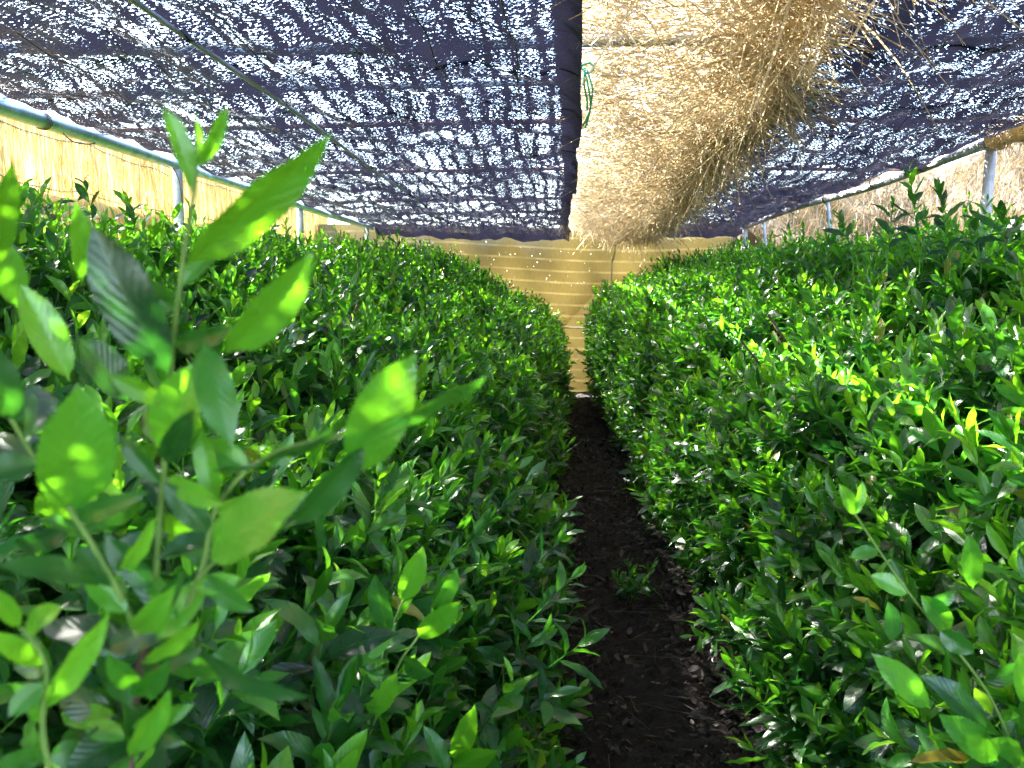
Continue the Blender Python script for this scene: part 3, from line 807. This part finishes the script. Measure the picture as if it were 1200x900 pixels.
# ------------------------------------------------------------------ straw strip over the path
sx0 = lambda Y: np.full_like(Y, -.02)
sx1 = lambda Y: np.interp(Y, [0, 2.4, 3.6, 5.9, 9, 11.2], [.64, .67, .80, .92, .98, .93]) + .05 * lump(Y * 1.3, Y * 0, 1, 4)
def strip_z(q, Y):
    q = np.clip(q, 0, 1)
    far = np.clip((Y - 5) / 5.5, 0, 1)
    u = np.clip((q - .34 + .25 * far + .16 * lump(Y * .9, Y * 0, 1.2, 2)) / .62, 0, 1); u = u * u * (3 - 2 * u)
    hang = .055 + .075 * far + .05 * lump(q * 2.0, Y, 1.6, 6)
    return RZ + .07 - u * hang - .02 * (1 + lump(q * 3, Y, 1.4, 11)) - np.clip((Y - 10.4) / .8, 0, 1) ** 2 * .03
ny, nx = 300, 44
q = np.linspace(0, 1, nx); ys = np.linspace(YS, 11.25, ny)
Q, Y = np.meshgrid(q, ys); X = sx0(Y) + (sx1(Y) - sx0(Y)) * Q
Z = strip_z(Q, Y) + .012 * lump(X * 9, Y * 9, 1, 2)
SS = tag(empty('straw_strip', (.45, 5, RZ)), 'shaggy strip of loose rice straw hanging between the two black nets', 'straw strip')
mb = MB(); mb.add(np.stack([X, Y, Z], -1).reshape(-1, 3), grid_faces(nx, ny)); mb.build('straw_backing', M_STRAWB, SS)
mb = MB()
k = 21000
Yk = YS + (11.3 - YS) * rng.uniform(.12, 1, k); qk = rng.beta(1.25, .85, k)
x0 = sx0(Yk); x1 = sx1(Yk)
clump = lump(qk * 3, Yk, 1.7, 8)
keep = rng.uniform(0, 1, k) < np.clip(.75 + .6 * clump + .5 * (qk > .5), .12, 1)
Yk, qk, x0, x1, clump = (v[keep] for v in (Yk, qk, x0, x1, clump)); k = len(Yk)
P = np.stack([x0 + (x1 - x0) * qk, Yk, strip_z(qk, Yk) - rng.uniform(-.01, .045, k)], 1)
ang = 1.5 * lump(qk * 1.7, Yk, 2.1, 17) + rng.normal(0, .4, k) + np.pi * (rng.uniform(0, 1, k) < .4)
ang = np.where(rng.uniform(0, 1, k) < .25, rng.uniform(0, 6.28, k), ang)
d = np.stack([np.cos(ang), np.sin(ang), rng.normal(-.04, .12, k) - .2 * (qk > .7) * rng.uniform(0, 1, k)], 1)
L = rng.uniform(.08, .38, k)
d[:, 0] = np.where(qk < .18, np.abs(d[:, 0]), d[:, 0])
P -= unit(d) * (L * np.where(qk < .18, 0, .4))[:, None]
P[:, 0] = np.maximum(P[:, 0], .02)
h = k // 2
for a_, b_, dn in ((0, h, (.35, .3, -.5)), (h, k, (-.3, -.35, -.45))):
    ribbons(mb, P[a_:b_], d[a_:b_], L[a_:b_], (.002 + .0065 * rng.beta(1, 2.2, b_ - a_)) * (1 + .06 * Yk[a_:b_].clip(0)), rng.normal(.2, .4, b_ - a_),
            np.clip(.42 + .4 * clump[a_:b_] + rng.normal(0, .33, b_ - a_), 0, 1), 5, dn)
mb.build('loose_straw', M_STRAW, SS)
# shaggy fringe on its right edge and far end
mb = MB()
k = 3600
Yk = YS + (11.3 - YS) * rng.uniform(.12, 1, k)
Yk += .05 * np.round(rng.normal(0, 1, k))
qq = 1.04 - np.abs(rng.normal(0, .22, k))
P = np.stack([sx0(Yk) + (sx1(Yk) - sx0(Yk)) * qq, Yk, strip_z(qq, Yk) - rng.uniform(-.02, .05, k)], 1)
d = rng.normal(0, 1, (k, 3)) * np.array([1, 1, .35]) + np.array([.1, 0, -.3])
L = rng.uniform(.08, .28, k)
h = k // 3
for n_, dn in enumerate(((.2, .4, -.6), (.5, -.3, -.3), (-.4, .2, -.6))):
    sl_ = slice(n_ * h, (n_ + 1) * h)
    ribbons(mb, P[sl_], d[sl_], L[sl_], rng.uniform(.003, .008, h) * (1 + .05 * Yk[sl_].clip(0)), rng.normal(.3, .5, h), np.clip(rng.normal(.8, .25, h), 0, 1), 6, dn)
k = 1800
qk = rng.uniform(0, 1, k); Yk = rng.uniform(9.3, 11.3, k)
P = np.stack([.0 + qk * .95, Yk, strip_z(qk, Yk) - rng.uniform(0, .05, k)], 1)
d = np.stack([rng.normal(0, .5, k), rng.normal(0, .5, k), -rng.uniform(.3, 1, k)], 1)
ribbons(mb, P, d, rng.uniform(.05, .17, k), rng.uniform(.004, .008, k), rng.uniform(0, .5, k), np.clip(rng.normal(.6, .25, k), 0, 1))
mb.build('straw_fringe', M_STRAW, SS)

# ------------------------------------------------------------------ straw walls left and right, golden mesh at the back
def wall_sheet(name, mat, label, cat, pts_fn, nu, nv, u, v, loc, kindless=None):
    U_, V_ = np.meshgrid(np.linspace(*u, nu), np.linspace(*v, nv))
    mb = MB(); mb.add(pts_fn(U_, V_).reshape(-1, 3), grid_faces(nu, nv), None, np.stack([U_.ravel(), V_.ravel()], 1))
    return mb
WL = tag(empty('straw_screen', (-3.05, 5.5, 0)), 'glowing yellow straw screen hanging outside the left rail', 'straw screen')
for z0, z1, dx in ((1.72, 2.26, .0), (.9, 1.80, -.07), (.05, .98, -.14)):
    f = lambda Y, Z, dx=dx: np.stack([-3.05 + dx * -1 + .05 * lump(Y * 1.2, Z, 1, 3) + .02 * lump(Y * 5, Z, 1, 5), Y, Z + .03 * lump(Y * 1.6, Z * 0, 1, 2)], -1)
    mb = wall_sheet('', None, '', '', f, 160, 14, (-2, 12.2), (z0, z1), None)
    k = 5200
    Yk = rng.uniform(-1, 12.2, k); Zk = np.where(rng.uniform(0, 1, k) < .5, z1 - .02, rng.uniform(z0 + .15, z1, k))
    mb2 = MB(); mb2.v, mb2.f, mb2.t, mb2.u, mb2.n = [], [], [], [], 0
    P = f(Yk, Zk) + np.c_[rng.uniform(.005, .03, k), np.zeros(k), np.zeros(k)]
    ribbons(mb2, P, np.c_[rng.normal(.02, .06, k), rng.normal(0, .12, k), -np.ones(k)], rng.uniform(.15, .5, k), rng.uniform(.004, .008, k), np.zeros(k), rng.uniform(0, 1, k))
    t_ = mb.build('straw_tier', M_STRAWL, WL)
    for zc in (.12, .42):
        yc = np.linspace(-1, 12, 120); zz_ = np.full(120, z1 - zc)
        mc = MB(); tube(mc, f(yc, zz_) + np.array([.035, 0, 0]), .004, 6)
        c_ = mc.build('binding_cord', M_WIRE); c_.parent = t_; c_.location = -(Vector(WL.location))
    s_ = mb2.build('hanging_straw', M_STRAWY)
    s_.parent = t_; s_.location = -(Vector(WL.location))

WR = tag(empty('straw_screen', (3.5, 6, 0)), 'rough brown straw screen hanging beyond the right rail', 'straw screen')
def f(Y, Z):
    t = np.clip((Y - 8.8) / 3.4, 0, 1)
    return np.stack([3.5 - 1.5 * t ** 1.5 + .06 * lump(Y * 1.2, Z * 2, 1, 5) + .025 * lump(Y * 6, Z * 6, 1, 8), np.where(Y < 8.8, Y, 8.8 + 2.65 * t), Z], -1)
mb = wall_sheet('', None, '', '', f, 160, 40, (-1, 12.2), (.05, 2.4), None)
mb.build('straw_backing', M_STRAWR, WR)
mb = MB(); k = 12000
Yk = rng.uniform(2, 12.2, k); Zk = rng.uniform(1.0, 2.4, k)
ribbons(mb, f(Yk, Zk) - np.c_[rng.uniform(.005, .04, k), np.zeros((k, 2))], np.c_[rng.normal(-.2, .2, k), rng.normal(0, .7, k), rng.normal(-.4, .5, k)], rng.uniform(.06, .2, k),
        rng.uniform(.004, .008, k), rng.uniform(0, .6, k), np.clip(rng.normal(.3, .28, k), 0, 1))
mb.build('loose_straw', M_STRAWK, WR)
# scrap of black net against that screen
mb = MB(); ys = np.linspace(5.2, 6.9, 40); zs = np.linspace(1.78, 1.98, 12)
Y, Z = np.meshgrid(ys, zs)
mb.add(np.stack([3.36 + .02 * lump(Y * 4, Z * 6, 1, 3), Y, Z + .03 * lump(Y * 2, Z * 0, 1, 6)], -1).reshape(-1, 3), grid_faces(40, 12), None, np.stack([Y.ravel(), Z.ravel() * 2], 1))
tag(mb.build('net_scrap', M_NET, None, (3.36, 6, 1.78)), 'small scrap of black net hanging on the right straw screen', 'net scrap')

def gold(x0, x1, zlo, zhi, y0, seed, billow):
    X, V_ = np.meshgrid(np.linspace(x0, x1, 140), np.linspace(0, 1, 60))
    lo, hi = zlo(X), zhi(X); Z = lo + (hi - lo) * V_
    Yv = y0 + billow * (lump(X * 1.1, Z * .8, 1, seed) + .7 * np.abs(lump(X * 1.6 + Z * 1.2, Z * .5, 1, seed + 2))) + .04 * np.sin(X * 5 + Z * 4.5) * np.clip(2.0 - Z, 0, 1)
    mb = MB(); mb.add(np.stack([X, Yv, Z - .03 * np.cos(X * 1.3)], -1).reshape(-1, 3), grid_faces(140, 60), None, np.stack([X.ravel(), (Z + .05 * np.sin(X * .9)).ravel()], 1))
    return mb
GM = tag(empty('mesh_screen', (0, 11.6, 0)), 'golden woven mesh screen closing the far end of the path', 'mesh screen')
gold(-3.3, 2.05, lambda X: np.interp(X, [-.2, 0, .35, 1.2, 3], [.76, .82, 1.2, 1.45, 1.45]), lambda X: 2.03 + 0 * X, 11.50, 2, .09).build('upper_mesh', M_GOLD, GM)
gold(-3.3, 2.05, lambda X: -.05 + 0 * X, lambda X: np.interp(X, [-.2, 0, .35, 1.2, 3], [.9, 1.0, 1.42, 1.6, 1.6]), 11.72, 9, .05).build('lower_mesh', M_GOLD, GM)
mb = MB(); tube(mb, smooth_path([(-3, 11.56, .80), (0, 11.53, .79), (1, 11.53, .80), (3, 11.56, .80)], 12), .008, 6); mb.build('seam_cord', M_CORD, GM)
mb = MB(); tube(mb, smooth_path([(.55, 11.50, 2.1), (.58, 11.50, 1.6), (.57, 11.5, 1.1)], 8), .006, 6); mb.build('tie_cord', M_CORD, GM)

# ------------------------------------------------------------------ twine and wires
def strand(name, paths, r, mat, label, cat):
    mb = MB()
    for p in paths: tube(mb, smooth_path(p, 8), r, 6)
    return tag(mb.build(name, mat, None, tuple(paths[0][0])), label, cat)
a = lambda x, y: at(x, y, 3.0)
strand('twine', [[a(680, 78), a(690, 74), a(696, 80), a(688, 86), a(680, 78)], [a(684, 80), a(689, 100), a(692, 125), a(686, 150)], [a(688, 82), a(694, 105), a(691, 130), a(683, 148)],
                 [a(686, 80), a(684, 95), a(688, 118), a(688, 130)]], .0034, M_GREEN, 'green twine knotted on the left net edge with dangling ends', 'twine')
a = lambda x, y: at(x, y, 3.6)
strand('twine', [[a(956, 92), a(954, 108), a(951, 122), a(947, 134)], [a(957, 94), a(957, 110), a(952, 128)]], .003, M_GREEN, 'thin green twine end dangling at the straw fringe', 'twine')
strand('wire_tie', [[(RXL, 4.3, RZ - .02), (RXL + .03, 4.35, RZ - .06), (RXL + .02, 4.5, RZ - .05), (RXL + .01, 4.6, RZ - .03)]], .003, M_WIRE, 'rusty wire loop tied beneath the left rail', 'wire')
strand('wire_tie', [[(RXL + .02, 5.5, RZ - .03), (RXL + .035, 5.55, RZ - .1), (RXL + .03, 5.6, RZ - .22)]], .003, M_WIRE, 'rusty wire hanging beside the nearer left post', 'wire')

# ------------------------------------------------------------------ light
SX, SY = -.80, .50                         # horizontal run per metre of height, towards the sun
sd = Vector((SX, SY, 1)).normalized()
elev = math.asin(sd.z); az = math.atan2(sd.x, sd.y)
w = bpy.data.worlds.new('World'); scene.world = w; w.use_nodes = True
nt = w.node_tree; nt.nodes.clear()
sky = nt.nodes.new('ShaderNodeTexSky'); sky.sky_type = 'NISHITA'; sky.sun_disc = False
sky.sun_elevation = elev; sky.sun_rotation = az
bg = nt.nodes.new('ShaderNodeBackground'); bg.inputs[1].default_value = .15
wo = nt.nodes.new('ShaderNodeOutputWorld')
nt.links.new(sky.outputs[0], bg.inputs[0]); nt.links.new(bg.outputs[0], wo.inputs[0])
sl = bpy.data.lights.new('sun', 'SUN'); sl.energy = 5.0; sl.angle = R(.5); sl.color = (1, .95, .86)
so = bpy.data.objects.new('sun', sl); COL.objects.link(so); so.location = (-8, -4, 10)
so.rotation_euler = sd.to_track_quat('Z', 'Y').to_euler()

scene.view_settings.view_transform = 'Standard'; scene.view_settings.look = 'None'
scene.view_settings.gamma = 1; scene.view_settings.use_curve_mapping = False
scene.view_settings.exposure = 3.9
c = scene.cycles
c.use_denoising = True
try: c.denoiser = 'OPENIMAGEDENOISE'
except Exception: pass
c.max_bounces = 8; c.transparent_max_bounces = 16; c.diffuse_bounces = 4; c.sample_clamp_indirect = 6
